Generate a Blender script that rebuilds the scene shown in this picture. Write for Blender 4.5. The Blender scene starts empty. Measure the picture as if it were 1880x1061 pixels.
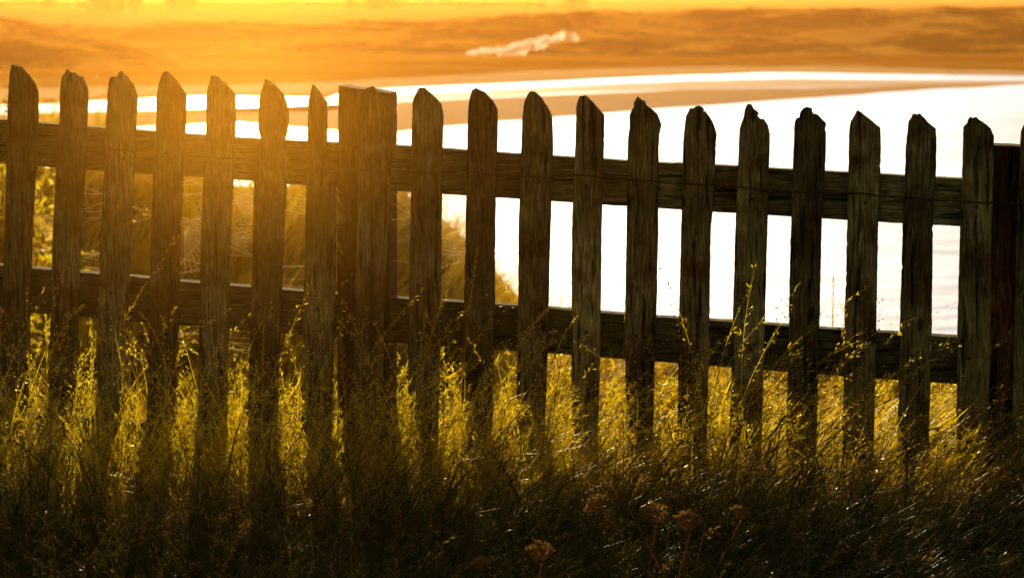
import bpy, bmesh, math, random
import numpy as np
from mathutils import Vector, Matrix, noise
random.seed(7); rng = np.random.default_rng(11)
S = bpy.context.scene; COL = S.collection
rad = math.radians

# ------------------------------------------------------------------ camera
CAM = Vector((0, 0, 1.30)); PITCH = rad(7.2); K = 36.0/85.0/1880.0
F_ = Vector((0, math.cos(PITCH), -math.sin(PITCH))); U_ = Vector((0, math.sin(PITCH), math.cos(PITCH)))
cam_d = bpy.data.cameras.new('camera'); cam = bpy.data.objects.new('camera', cam_d); COL.objects.link(cam)
cam.location = CAM; cam.rotation_euler = (rad(90)-PITCH, 0, 0)
cam_d.lens = 85; cam_d.sensor_width = 36; cam_d.clip_start = 0.05; cam_d.clip_end = 30000
cam_d.dof.use_dof = True; cam_d.dof.focus_distance = 5.9; cam_d.dof.aperture_fstop = 6.5
S.camera = cam

def ray(px, py):
    return F_ + Vector((1, 0, 0))*((px-940)*K) + U_*((530.5-py)*K)
def on_z(px, py, z):
    d = ray(px, py); return CAM + d*((z-CAM.z)/d.z)
def on_y(px, py, y):
    d = ray(px, py); return CAM + d*((y-CAM.y)/d.y)
YAW = 0.15; FN = Vector((YAW, 1, 0)).normalized(); FP = Vector((0, 6.2, 0)); FT = Vector((1, -YAW, 0)).normalized()
def on_f(px, py, off=0.0):
    d = ray(px, py); return CAM + d*((FP + FN*off - CAM).dot(FN)/d.dot(FN))

# ------------------------------------------------------------------ materials
def mat(name):
    m = bpy.data.materials.new(name); m.use_nodes = True; nt = m.node_tree; nt.nodes.clear()
    out = nt.nodes.new('ShaderNodeOutputMaterial')
    return m, nt, out
def N(nt, t, **kw):
    n = nt.nodes.new(t)
    for k, v in kw.items():
        if k.startswith('i_'):
            key = k[2:]; n.inputs[int(key) if key.isdigit() else key.replace('_', ' ')].default_value = v
        else: setattr(n, k, v)
    return n
def L(nt, a, b): nt.links.new(a, b)
def ramp(nt, stops, fac):
    r = nt.nodes.new('ShaderNodeValToRGB'); e = r.color_ramp.elements
    while len(e) < len(stops): e.new(0.5)
    for el, (p, c) in zip(e, stops):
        el.position = p; el.color = (*c, 1)
    L(nt, fac, r.inputs[0]); return r
def mathn(nt, op, a, b=None, c=None):
    n = nt.nodes.new('ShaderNodeMath'); n.operation = op
    for i, v in enumerate((a, b, c)):
        if v is None: continue
        if isinstance(v, (int, float)): n.inputs[i].default_value = v
        else: L(nt, v, n.inputs[i])
    return n.outputs[0]

def wood_material(name, stretch, tint=(1, 1, 1), rough_bump=0.5):
    """weathered softwood: fibres, growth bands, knots, cracks, stains and algae"""
    m, nt, out = mat(name)
    tc = N(nt, 'ShaderNodeTexCoord'); oi = N(nt, 'ShaderNodeObjectInfo')
    off = N(nt, 'ShaderNodeVectorMath', operation='SCALE'); off.inputs['Scale'].default_value = 37.0
    comb = N(nt, 'ShaderNodeCombineXYZ')
    for i in range(3): L(nt, oi.outputs['Random'], comb.inputs[i])
    L(nt, comb.outputs[0], off.inputs[0])
    add = N(nt, 'ShaderNodeVectorMath', operation='ADD'); L(nt, tc.outputs['Object'], add.inputs[0]); L(nt, off.outputs[0], add.inputs[1])
    P = add.outputs[0]
    def sc(v, mult):
        n = N(nt, 'ShaderNodeVectorMath', operation='MULTIPLY'); L(nt, v, n.inputs[0]); n.inputs[1].default_value = mult; return n.outputs[0]
    sx, sz = stretch
    warp = N(nt, 'ShaderNodeTexNoise', i_Scale=1.0, i_Detail=2.0); L(nt, sc(P, (14*sx, 14, 14*max(sz, .3) if sx > .5 else 14)), warp.inputs['Vector'])
    wadd = N(nt, 'ShaderNodeVectorMath', operation='MULTIPLY_ADD'); L(nt, warp.outputs['Color'], wadd.inputs[0]); wadd.inputs[1].default_value = (0.022, 0.022, 0.022); L(nt, P, wadd.inputs[2])
    fib = N(nt, 'ShaderNodeTexNoise', i_Scale=1.0, i_Detail=6.0, i_Roughness=0.65); L(nt, sc(wadd.outputs[0], (330*sx, 330, 330*sz)), fib.inputs['Vector'])
    band = N(nt, 'ShaderNodeTexNoise', i_Scale=1.0, i_Detail=3.0); L(nt, sc(wadd.outputs[0], (95*sx, 95, 95*sz)), band.inputs['Vector'])
    blot = N(nt, 'ShaderNodeTexNoise', i_Scale=9.0, i_Detail=5.0, i_Roughness=0.6); L(nt, P, blot.inputs['Vector'])
    fine = N(nt, 'ShaderNodeTexNoise', i_Scale=260.0, i_Detail=3.0); L(nt, P, fine.inputs['Vector'])
    knot = N(nt, 'ShaderNodeTexVoronoi', i_Scale=1.0); L(nt, sc(wadd.outputs[0], (15 if sx > .5 else 7, 15, 7 if sx > .5 else 15)), knot.inputs['Vector'])
    kn = N(nt, 'ShaderNodeMapRange', interpolation_type='SMOOTHSTEP'); kn.inputs[1].default_value = 0.06; kn.inputs[2].default_value = 0.16; L(nt, knot.outputs['Distance'], kn.inputs[0])
    cr = N(nt, 'ShaderNodeMapRange', interpolation_type='SMOOTHSTEP'); cr.inputs[1].default_value = 0.36; cr.inputs[2].default_value = 0.43; L(nt, band.outputs['Fac'], cr.inputs[0])
    c1 = ramp(nt, [(0.30, (0.035*tint[0], 0.024*tint[1], 0.012*tint[2])), (0.5, (0.13*tint[0], 0.098*tint[1], 0.052*tint[2])), (0.70, (0.30*tint[0], 0.25*tint[1], 0.155*tint[2]))], fib.outputs['Fac'])
    c2 = ramp(nt, [(0.33, (0.55, 0.40, 0.28)), (0.5, (1, 1, 1)), (0.68, (0.95, 1.15, 0.8))], blot.outputs['Fac'])
    patch = N(nt, 'ShaderNodeTexNoise', i_Scale=3.2, i_Detail=4.0, i_Roughness=0.7); L(nt, P, patch.inputs['Vector'])
    c3 = ramp(nt, [(0.34, (0.45, 0.42, 0.36)), (0.5, (1, 1, 1)), (0.64, (1.7, 1.75, 1.8))], patch.outputs['Fac'])
    mul = N(nt, 'ShaderNodeMix', data_type='RGBA', blend_type='MULTIPLY'); mul.inputs[0].default_value = 1
    mulb = N(nt, 'ShaderNodeMix', data_type='RGBA', blend_type='MULTIPLY'); mulb.inputs[0].default_value = 1; L(nt, c1.outputs[0], mulb.inputs[6]); L(nt, c3.outputs[0], mulb.inputs[7])
    L(nt, mulb.outputs[2], mul.inputs[6]); L(nt, c2.outputs[0], mul.inputs[7])
    dark = mathn(nt, 'MULTIPLY', cr.outputs[0], kn.outputs[0])
    dk = mathn(nt, 'MULTIPLY_ADD', dark, 0.75, 0.25)
    # a little variation from board to board
    bv = mathn(nt, 'MULTIPLY_ADD', oi.outputs['Random'], 0.9, 0.6)
    dk2 = mathn(nt, 'MULTIPLY', dk, bv)
    mul2 = N(nt, 'ShaderNodeVectorMath', operation='SCALE'); L(nt, mul.outputs[2], mul2.inputs[0]); L(nt, dk2, mul2.inputs['Scale'])
    b = N(nt, 'ShaderNodeBsdfPrincipled', i_Roughness=0.9); b.inputs['Specular IOR Level'].default_value = 0.06
    L(nt, mul2.outputs[0], b.inputs['Base Color'])
    h = mathn(nt, 'MULTIPLY_ADD', band.outputs['Fac'], 1.2, fib.outputs['Fac'])
    h = mathn(nt, 'MULTIPLY_ADD', fine.outputs['Fac'], 0.25, h)
    h = mathn(nt, 'MULTIPLY_ADD', dark, 0.9, h)
    bp = N(nt, 'ShaderNodeBump', i_Strength=rough_bump, i_Distance=0.004); L(nt, h, bp.inputs['Height']); L(nt, bp.outputs[0], b.inputs['Normal'])
    L(nt, b.outputs[0], out.inputs[0]); return m

M = {}
M['picket'] = wood_material('weathered_picket_wood', (1.0, 0.045), (1.0, 1.0, 0.9), 0.9)
M['rail'] = wood_material('weathered_rail_wood', (0.045, 1.0), (0.9, 1.0, 0.95), 1.0)
M['pale'] = wood_material('silvered_picket_wood', (1.0, 0.045), (1.75, 1.75, 1.6), 1.0)
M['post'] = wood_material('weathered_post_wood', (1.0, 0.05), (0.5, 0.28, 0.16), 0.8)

def leaf_material(name, stops, trans=0.5, spec=0.3, rough=0.45, tm=(16.0, 9.0, 1.0)):
    m, nt, out = mat(name)
    at = N(nt, 'ShaderNodeAttribute', attribute_name='rnd')
    r = ramp(nt, stops, at.outputs['Fac'])
    d = N(nt, 'ShaderNodeBsdfPrincipled', i_Roughness=rough); d.inputs['Specular IOR Level'].default_value = spec
    L(nt, r.outputs[0], d.inputs['Base Color'])
    t = N(nt, 'ShaderNodeBsdfTranslucent')
    sc = N(nt, 'ShaderNodeVectorMath', operation='MULTIPLY'); sc.inputs[1].default_value = tm
    L(nt, r.outputs[0], sc.inputs[0]); mn = N(nt, 'ShaderNodeVectorMath', operation='MINIMUM'); mn.inputs[1].default_value = (0.95, 0.78, 0.3); L(nt, sc.outputs[0], mn.inputs[0]); L(nt, mn.outputs[0], t.inputs[0])
    mx = N(nt, 'ShaderNodeMixShader'); mx.inputs[0].default_value = trans
    L(nt, d.outputs[0], mx.inputs[1]); L(nt, t.outputs[0], mx.inputs[2]); L(nt, mx.outputs[0], out.inputs[0]); return m
M['grass'] = leaf_material('meadow_grass', [(0.0, (0.022, 0.034, 0.005)), (0.5, (0.05, 0.058, 0.009)), (0.8, (0.12, 0.10, 0.022)), (1.0, (0.20, 0.12, 0.035))], 0.58, 0.25, 0.42)
M['shade_painted_grass'] = leaf_material('grass_darkened_for_shade', [(0.0, (0.012, 0.020, 0.004)), (0.5, (0.026, 0.032, 0.007)), (0.85, (0.055, 0.05, 0.014)), (1.0, (0.14, 0.09, 0.03))], 0.3, 0.2, 0.5, tm=(5.5, 4.2, 1.2))  # darker copy of the meadow grass: the fence's shade is put into its colour
M['shade_painted_seed'] = leaf_material('seed_husk_darkened_for_shade', [(0.0, (0.02, 0.022, 0.006)), (0.6, (0.05, 0.045, 0.015)), (1.0, (0.16, 0.10, 0.035))], 0.4, 0.3, 0.4, tm=(5.5, 4.2, 1.2))  # seed husk darkened likewise, shade put into the colour
M['seed'] = leaf_material('grass_seed_husk', [(0.0, (0.06, 0.055, 0.015)), (0.6, (0.13, 0.10, 0.03)), (1.0, (0.24, 0.14, 0.05))], 0.6, 0.3, 0.35)
M['marram'] = leaf_material('dune_grass', [(0.0, (0.06, 0.06, 0.012)), (0.6, (0.16, 0.125, 0.028)), (1.0, (0.30, 0.17, 0.04))], 0.65, tm=(6.0, 4.3, 0.6))
M['umbel'] = leaf_material('dry_umbel', [(0.0, (0.07, 0.045, 0.016)), (1.0, (0.16, 0.10, 0.032))], 0.4, tm=(5, 4, 1.6))
M['shrub'] = leaf_material('shrub_leaf', [(0.0, (0.08, 0.06, 0.02)), (1.0, (0.26, 0.12, 0.04))], 0.55)

def simple(name, col, rough=0.6, metal=0.0, spec=0.4):
    m, nt, out = mat(name)
    b = N(nt, 'ShaderNodeBsdfPrincipled', i_Roughness=rough, i_Metallic=metal); b.inputs['Specular IOR Level'].default_value = spec
    tc = N(nt, 'ShaderNodeTexCoord'); n = N(nt, 'ShaderNodeTexNoise', i_Scale=40.0, i_Detail=4.0); L(nt, tc.outputs['Object'], n.inputs['Vector'])
    r = ramp(nt, [(0.3, tuple(c*0.6 for c in col)), (0.7, tuple(min(1, c*1.3) for c in col))], n.outputs['Fac'])
    L(nt, r.outputs[0], b.inputs['Base Color']); L(nt, b.outputs[0], out.inputs[0]); return m
M['wire'] = simple('rusty_wire', (0.06, 0.03, 0.018), 0.6, 0.5)
M['nail'] = simple('rusty_nail', (0.05, 0.03, 0.02), 0.55, 0.6)
M['bark'] = simple('bark', (0.10, 0.07, 0.05), 0.9)
M['insect'] = simple('insect', (0.35, 0.28, 0.2), 0.3)
M['hut'] = simple('whitewash', (0.75, 0.72, 0.65), 0.8)
M['roof'] = simple('slate_roof', (0.18, 0.13, 0.11), 0.7)

m, nt, out = mat('spider_silk')
d = N(nt, 'ShaderNodeBsdfDiffuse'); d.inputs[0].default_value = (0.85, 0.8, 0.6, 1)
t = N(nt, 'ShaderNodeBsdfTranslucent'); t.inputs[0].default_value = (0.95, 0.8, 0.5, 1)
a = N(nt, 'ShaderNodeMixShader'); a.inputs[0].default_value = 0.6
L(nt, d.outputs[0], a.inputs[1]); L(nt, t.outputs[0], a.inputs[2])
L(nt, a.outputs[0], out.inputs[0]); M['silk'] = m

m, nt, out = mat('backlit_spray')
t = N(nt, 'ShaderNodeBsdfTranslucent'); t.inputs[0].default_value = (0.98, 0.97, 0.95, 1)
gl = N(nt, 'ShaderNodeBsdfGlossy', i_Roughness=0.5); gl.inputs[0].default_value = (1, 1, 1, 1)
a = N(nt, 'ShaderNodeMixShader'); a.inputs[0].default_value = 0.35
L(nt, t.outputs[0], a.inputs[1]); L(nt, gl.outputs[0], a.inputs[2]); L(nt, a.outputs[0], out.inputs[0]); M['spray'] = m

def ground_material(name, stops, scale, bump=0.3, rough=0.9, spec=0.1, stretch=(1, 1, 1), detail=8.0, dist=0.1):
    m, nt, out = mat(name)
    tc = N(nt, 'ShaderNodeTexCoord'); mp = N(nt, 'ShaderNodeMapping'); mp.inputs['Scale'].default_value = stretch
    L(nt, tc.outputs['Object'], mp.inputs[0])
    n = N(nt, 'ShaderNodeTexNoise', i_Scale=scale, i_Detail=detail, i_Roughness=0.6); L(nt, mp.outputs[0], n.inputs['Vector'])
    r = ramp(nt, stops, n.outputs['Fac'])
    b = N(nt, 'ShaderNodeBsdfDiffuse', i_Roughness=0.6)
    L(nt, r.outputs[0], b.inputs['Color'])
    bp = N(nt, 'ShaderNodeBump', i_Strength=bump, i_Distance=dist); L(nt, n.outputs['Fac'], bp.inputs['Height']); L(nt, bp.outputs[0], b.inputs['Normal'])
    L(nt, b.outputs[0], out.inputs[0]); return m
M['soil'] = ground_material('soil_and_thatch', [(0.3, (0.03, 0.024, 0.012)), (0.7, (0.09, 0.07, 0.03))], 14.0, 0.6, dist=0.03)
M['cliff'] = ground_material('grassy_bank', [(0.3, (0.035, 0.032, 0.012)), (0.55, (0.09, 0.07, 0.025)), (0.75, (0.22, 0.14, 0.05))], 1.3, 0.8, dist=0.3)
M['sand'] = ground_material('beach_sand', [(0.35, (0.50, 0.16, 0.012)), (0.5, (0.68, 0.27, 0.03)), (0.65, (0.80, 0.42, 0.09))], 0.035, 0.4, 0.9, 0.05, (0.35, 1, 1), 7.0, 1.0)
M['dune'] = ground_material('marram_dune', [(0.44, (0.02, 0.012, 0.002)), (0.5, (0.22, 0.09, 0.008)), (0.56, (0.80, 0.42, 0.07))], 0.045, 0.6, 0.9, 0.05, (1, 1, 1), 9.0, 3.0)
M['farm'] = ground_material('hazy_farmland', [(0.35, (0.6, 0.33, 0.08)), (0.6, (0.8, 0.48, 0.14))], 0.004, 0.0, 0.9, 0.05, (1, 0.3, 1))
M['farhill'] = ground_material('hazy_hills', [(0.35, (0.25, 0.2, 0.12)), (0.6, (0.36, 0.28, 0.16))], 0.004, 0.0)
M['hedge'] = ground_material('hedge_foliage', [(0.35, (0.05, 0.05, 0.02)), (0.6, (0.12, 0.1, 0.04))], 0.3, 0.8, dist=1.0)

def wet_material(name, base, rough, scale, bump, stretch, dist, cols=None):
    m, nt, out = mat(name)
    tc = N(nt, 'ShaderNodeTexCoord'); mp = N(nt, 'ShaderNodeMapping'); mp.inputs['Scale'].default_value = stretch
    L(nt, tc.outputs['Object'], mp.inputs[0])
    n = N(nt, 'ShaderNodeTexNoise', i_Scale=scale, i_Detail=6.0, i_Roughness=0.55); L(nt, mp.outputs[0], n.inputs['Vector'])
    n2 = N(nt, 'ShaderNodeTexNoise', i_Scale=scale*0.06, i_Detail=4.0); L(nt, mp.outputs[0], n2.inputs['Vector'])
    b = N(nt, 'ShaderNodeBsdfPrincipled'); b.inputs['Base Color'].default_value = (*base, 1)
    if cols:
        r = ramp(nt, cols, n2.outputs['Fac']); L(nt, r.outputs[0], b.inputs['Base Color'])
    rr = mathn(nt, 'MULTIPLY_ADD', n2.outputs['Fac'], rough, rough*0.5); L(nt, rr, b.inputs['Roughness'])
    h = mathn(nt, 'MULTIPLY_ADD', n2.outputs['Fac'], 3.0, n.outputs['Fac'])
    bp = N(nt, 'ShaderNodeBump', i_Strength=bump, i_Distance=dist); L(nt, h, bp.inputs['Height']); L(nt, bp.outputs[0], b.inputs['Normal'])
    b.inputs['IOR'].default_value = 1.333
    if name == 'sea_water':
        mp3 = N(nt, 'ShaderNodeMapping'); mp3.inputs['Scale'].default_value = (0.10, 0.55, 1); mp3.inputs['Rotation'].default_value = (0, 0, -0.25); L(nt, tc.outputs['Object'], mp3.inputs[0])
        n3 = N(nt, 'ShaderNodeTexNoise', i_Scale=1.0, i_Detail=5.0, i_Roughness=0.65); L(nt, mp3.outputs[0], n3.inputs['Vector'])
        r3 = ramp(nt, [(0.36, (0.12, 0.12, 0.12)), (0.58, (0.65, 0.65, 0.65))], n3.outputs['Fac']); L(nt, r3.outputs[0], b.inputs['Specular IOR Level'])
    L(nt, b.outputs[0], out.inputs[0]); return m
M['sea'] = wet_material('sea_water', (0.05, 0.075, 0.085), 0.30, 0.35, 0.6, (0.45, 1, 1), 0.5)
M['wetsand'] = wet_material('wet_sand', (0.30, 0.19, 0.09), 0.95, 0.15, 0.3, (0.12, 1, 1), 0.2, [(0.35, (0.45, 0.2, 0.03)), (0.65, (0.75, 0.42, 0.10))])
nt = M['wetsand'].node_tree; pb = nt.nodes['Principled BSDF']; df = nt.nodes.new('ShaderNodeBsdfDiffuse'); mx = nt.nodes.new('ShaderNodeMixShader'); mx.inputs[0].default_value = 0.38
L(nt, pb.inputs['Base Color'].links[0].from_socket, df.inputs[0]); L(nt, df.outputs[0], mx.inputs[1]); L(nt, pb.outputs[0], mx.inputs[2]); L(nt, mx.outputs[0], nt.nodes['Material Output'].inputs[0])
M['foam'] = simple('sea_foam', (0.8, 0.8, 0.78), 0.5)

# ------------------------------------------------------------------ object helpers
def setp(o, label=None, cat=None, group=None, kind=None):
    if label: o['label'] = label
    if cat: o['category'] = cat
    if group: o['group'] = group
    if kind: o['kind'] = kind
    return o
def link(name, me, m=None, parent=None):
    o = bpy.data.objects.new(name, me); COL.objects.link(o)
    if m is not None: me.materials.append(m)
    if parent is not None: o.parent = parent
    return o
def empty(name, loc=(0, 0, 0)):
    o = bpy.data.objects.new(name, None); COL.objects.link(o); o.location = loc; o.empty_display_size = 0.1; return o
def mesh_np(name, V, Fq, rnd=None, smooth=False):
    """V (n,3), Fq (m,k) faces of one size"""
    me = bpy.data.meshes.new(name); V = np.asarray(V, dtype=np.float32); Fq = np.asarray(Fq, dtype=np.int32)
    k = Fq.shape[1]
    me.vertices.add(len(V)); me.vertices.foreach_set('co', V.ravel())
    me.loops.add(Fq.size); me.loops.foreach_set('vertex_index', Fq.ravel())
    me.polygons.add(len(Fq)); me.polygons.foreach_set('loop_start', np.arange(0, Fq.size, k, dtype=np.int32))
    if smooth: me.polygons.foreach_set('use_smooth', np.ones(len(Fq), dtype=bool))
    me.update(calc_edges=True)
    if rnd is not None:
        a = me.attributes.new('rnd', 'FLOAT', 'POINT'); a.data.foreach_set('value', np.asarray(rnd, dtype=np.float32))
    return me
class Tubes:
    """collects round tubes and quads into one mesh (all faces quads)"""
    def __init__(s): s.V = []; s.F = []; s.R = []; s.n = 0
    def tube(s, pts, r, k=5, rnd=0.5):
        pts = [Vector(p) for p in pts]; rs = r if isinstance(r, (list, tuple)) else [r]*len(pts)
        for i, p in enumerate(pts):
            t = (pts[min(i+1, len(pts)-1)] - pts[max(i-1, 0)]).normalized()
            a = t.cross(Vector((0.31, 0.17, 0.93)) if abs(t.z) < .9 else Vector((1, 0, 0))).normalized(); b = t.cross(a)
            for j in range(k):
                q = p + (a*math.cos(2*math.pi*j/k) + b*math.sin(2*math.pi*j/k))*rs[i]; s.V.append(q[:]); s.R.append(rnd)
        for i in range(len(pts)-1):
            for j in range(k):
                s.F.append((s.n+i*k+j, s.n+i*k+(j+1) % k, s.n+(i+1)*k+(j+1) % k, s.n+(i+1)*k+j))
        s.n += len(pts)*k
    def leaf(s, c, axis, length, width, rnd=0.5):
        c = Vector(c); axis = Vector(axis).normalized()
        side = axis.cross(Vector((random.gauss(0, 1), random.gauss(0, 1), random.gauss(0, 1)))).normalized()
        nrm = axis.cross(side)*width*0.35
        for q in (c - axis*length*.5, c + side*width*.5 + nrm, c + axis*length*.5, c - side*width*.5 + nrm): s.V.append(q[:]); s.R.append(rnd)
        s.F.append((s.n, s.n+1, s.n+2, s.n+3)); s.n += 4
    def mesh(s, name, origin=(0, 0, 0)):
        V = np.array(s.V) - np.array(origin); return mesh_np(name, V, s.F, s.R)

# ------------------------------------------------------------------ the fence
fence_o = on_f(940, 900); fence_o.z = 0
fence = empty('picket_fence', fence_o)
setp(fence, 'weathered grey brown wooden picket fence standing in long grass above the bay', 'fence')
TH = 0.020
pickets = [
 # (left/right edges down the board: (py, xl, xr)), silhouette of the head from left to right
 ([(216,16,69),(300,14,65),(420,11,58.5),(600,5,54),(780,0,51)], [(17.7,165),(19,148),(21,131),(24,118),(30,121),(37,122.5),(45,131),(51,138),(63,153),(69,168.5)]),
 ([(216,112,159),(305,105,155.5),(420,99,148),(624,94,141),(780,90,136)], [(111.7,179),(113,160),(116,141),(119,137),(122,133),(124,128),(129,134),(136,133),(143,139),(150,141),(155,150),(159,162),(161,179)]),
 ([(216,197,249.5),(320,193,245),(420,187,241),(620,182,230),(780,178,226)], [(199,175),(201,156),(204,142),(211,141),(218,141),(219,135),(222,131),(226,137),(231,140),(239,151),(245,160),(251,179)]),
 ([(216,289,340),(320,283,337),(420,279,330),(590,276,327),(780,271,323)], [(289,179),(291,166),(293,155),(299.5,136),(305,131),(311,137),(317,141),(330,158),(341,174)]),
 ([(216,380.6,431.7),(330,375,428),(420,371,424),(590,368,420),(780,364,415)], [(380,179),(384,158),(387,146),(390,138.5),(397,139.6),(405,146),(412,151.5),(422,163),(432,175)]),
 ([(236,475,528),(254,480,524),(275,472,526),(330,468,526),(420,466,521),(590,461,514),(780,456,509)], [(476.6,216),(477,179),(480,170),(483,162),(487.5,145),(493,148),(500,153),(509,163),(517.5,172),(526,189),(529,216)]),
 ([(216,567,600),(318,564,600),(341,564,601),(342,563.5,613),(352,563,618),(420,562,616.5),(590,558,613),(780,555,608)], [(568.5,182),(573,165),(574.6,155.6),(580,162),(585.5,168.5),(593,180),(600,189)]),
 ([(216,671,716),(250,664,719),(352,657,714.6),(420,657,711),(624,652,705),(780,650,704)], [(672,195),(671.5,175),(672.8,162),(679,161),(684.7,158.3),(690,165),(696.6,168.5),(701,176),(708.5,180.4),(715,192)]),
 ([(216,757.9,813),(270,756,812),(350,756,811),(420,754,810),(624,751,808),(780,749,804)], [(758,192),(761,180),(764.7,172),(769.8,161.7),(779,161),(786,168),(793.6,175),(802,183),(809,190.6),(813,206)]),
 ([(216,860,913),(240,859,913),(350,857,910),(420,856,909),(624,851,907),(780,847,903)], [(862,189),(865,176),(868,165),(871,165),(873.6,162),(881,166),(889,170),(897,178),(904,185.5),(909,193),(912.8,202.5)]),
 ([(230,959,1014),(270,958,1015),(420,953,1010),(550,952,1007),(624,951,1006),(780,947,1000)], [(959.4,216),(962,198),(963.8,185.5),(967,181),(969,175),(974,168.5),(981,169),(988,175),(994.5,180),(999,189),(1004.7,195.7),(1010,206),(1013,216)]),
 ([(230,1058,1109),(270,1056.8,1108.5),(420,1050.6,1104),(624,1050,1102),(780,1050,1098)], [(1058.5,216),(1059,192),(1062,184),(1065,177),(1069,177),(1074.5,174.6),(1080,180),(1086,185.5),(1098,199),(1109.5,212.8)]),
 ([(251,1154,1210),(271,1152.8,1209),(420,1151,1208),(550,1149,1205.5),(624,1148,1202),(780,1150,1199)], [(1155,243),(1157,236),(1156,212.8),(1160,203),(1164.7,195.7),(1164,190),(1166,185.5),(1168,183),(1170.8,177.7),(1177,183),(1183.4,185.5),(1186.8,194),(1194,199),(1205.5,209),(1210,219),(1214,229.8),(1212,241)]),
 ([(298,1254,1313),(385,1252,1308),(420,1251,1305),(590,1247,1302),(780,1244,1298)], [(1255,262),(1257,233),(1260,212.8),(1264,206),(1267,199),(1272,200),(1277,196),(1284,194),(1291.7,199),(1292,208),(1294,203),(1298,210),(1303,216),(1308,224),(1311.5,233),(1315.6,247),(1314,262)]),
 ([(298,1355.7,1412),(400,1351,1409.5),(590,1346,1404),(780,1340,1399)], [(1357,262),(1358.5,236.6),(1362,224),(1366,212.8),(1367,205),(1368.7,197.5),(1372.8,191),(1379.6,192),(1384,200),(1389.8,204),(1393.9,208.7),(1391,213),(1394,217),(1398,219),(1401.7,217.9),(1406,224),(1410,231.5),(1413.6,246.8),(1413,262)]),
 ([(298,1456,1515.7),(400,1452.8,1509),(590,1448,1505),(780,1444,1500)], [(1457.9,250),(1458,235),(1459.6,223),(1463,217),(1468,216),(1469,209),(1471.5,204),(1476,199),(1481.7,196.4),(1490,199),(1491,204),(1492.6,209),(1497,209),(1502,211),(1509,219),(1516.4,226.4),(1516.5,250)]),
 ([(298,1558,1617),(400,1555.6,1612.8),(590,1551,1609),(780,1547,1605)], [(1559,236.6),(1561.7,223),(1565,219),(1568.5,212.8),(1573.6,203),(1580,206),(1588,213),(1597.5,219.6),(1606,228),(1616,235),(1617,255)]),
 ([(298,1662,1719),(420,1657,1712.5),(590,1652,1711),(780,1648,1706)], [(1663,262),(1666,243),(1667,232),(1668,223),(1674,216),(1675,212),(1677.4,209),(1683,211),(1689,209),(1693,214),(1698,218),(1702,224),(1718,236.6),(1719,255)]),
 ([(298,1767,1824),(420,1762.5,1820),(600,1757.5,1818.7),(780,1756,1813)], [(1768,262),(1769,233),(1772,230),(1776,226),(1777,221),(1781,215.5),(1787,217),(1793,214.5),(1797,220),(1801.7,223),(1812,230),(1818.7,236.6),(1824.9,250),(1824,270)]),
 ([(298,1872,1929),(420,1866,1924),(600,1862,1920),(780,1859,1916)], [(1873,262),(1875,240),(1882,226),(1892,219),(1903,224),(1915,234),(1928,246),(1929,262)]),
]
def shifted(i, dx, dy):
    e, h = pickets[i]; return ([(py+dy, a+dx, b+dx) for py, a, b in e], [(x+dx, y+dy) for x, y in h])
extra = [shifted(3, -432, -24), shifted(1, -161-20, -9), shifted(17, 321, 19), shifted(15, 630, 36)]
pickets = extra[:2] + pickets + extra[2:]

WORLD = {}
FM = Matrix((FT, FN, Vector((0, 0, 1)))).transposed()     # fence axes -> world
def board(name, outline_px, m, parent, off, thick, jag=0.0008, step=0.011, base=None, keep=0.5, seed=0, rot=True):
    """a board traced as an outline on the plane of the fence, given its thickness and slightly worn edges"""
    P = [on_f(x, y, off) for x, y in outline_px]
    o0 = Vector(base) if base is not None else P[0].copy()
    loc = [((p-o0).dot(FT), p.z-o0.z) for p in P]
    pts = []
    n = len(loc)
    for i in range(n):
        a, b = loc[i], loc[(i+1) % n]; d = math.hypot(b[0]-a[0], b[1]-a[1]); k = max(1, int(d/step))
        nx, nz = (-(b[1]-a[1])/max(d, 1e-6), (b[0]-a[0])/max(d, 1e-6))
        for j in range(k):
            f = j/k; x = a[0]+(b[0]-a[0])*f; z = a[1]+(b[1]-a[1])*f
            q = noise.noise(Vector((x*60+seed*3.1, z*60, seed)))*0.75 + noise.noise(Vector((x*17, z*17, seed*1.7)))*0.7
            if random.random() < 0.03: q += random.uniform(-2.0, 0.4)*1.1
            pts.append((x+nx*q*jag, z+nz*q*jag))
    bm = bmesh.new()
    vf = [bm.verts.new((x, -thick/2, z)) for x, z in pts]
    f = bm.faces.new(vf); bm.normal_update()
    if f.normal.y > 0: f.normal_flip()
    r = bmesh.ops.extrude_face_region(bm, geom=[f])
    vs = [g for g in r['geom'] if isinstance(g, bmesh.types.BMVert)]
    fb = [g for g in r['geom'] if isinstance(g, bmesh.types.BMFace)]
    bmesh.ops.translate(bm, verts=vs, vec=(0, thick, 0))
    bm.faces.ensure_lookup_table()
    fronts = [g for g in bm.faces if len(g.verts) > 8]
    try:
        for g in fronts:
            bmesh.ops.inset_region(bm, faces=[g], thickness=0.0016, depth=0.0)
            dirn = 1 if g.normal.y > 0 else -1
            for v in g.verts: v.co.y += dirn*0.0014
    except Exception: pass
    bmesh.ops.recalc_face_normals(bm, faces=bm.faces)
    me = bpy.data.meshes.new(name); bm.to_mesh(me); bm.free()
    o = link(name, me, m, parent)
    world = Matrix.Translation(o0) @ FM.to_4x4()
    pm = Matrix.Translation(parent.location)
    o.matrix_local = pm.inverted() @ world; WORLD[o.name] = world
    return o
def interp(pts, x):
    if x <= pts[0][0]:
        a, b = pts[0], pts[1]
    elif x >= pts[-1][0]:
        a, b = pts[-2], pts[-1]
    else:
        for a, b in zip(pts, pts[1:]):
            if a[0] <= x <= b[0]: break
    return a[1] + (b[1]-a[1])*(x-a[0])/(b[0]-a[0])
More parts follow.
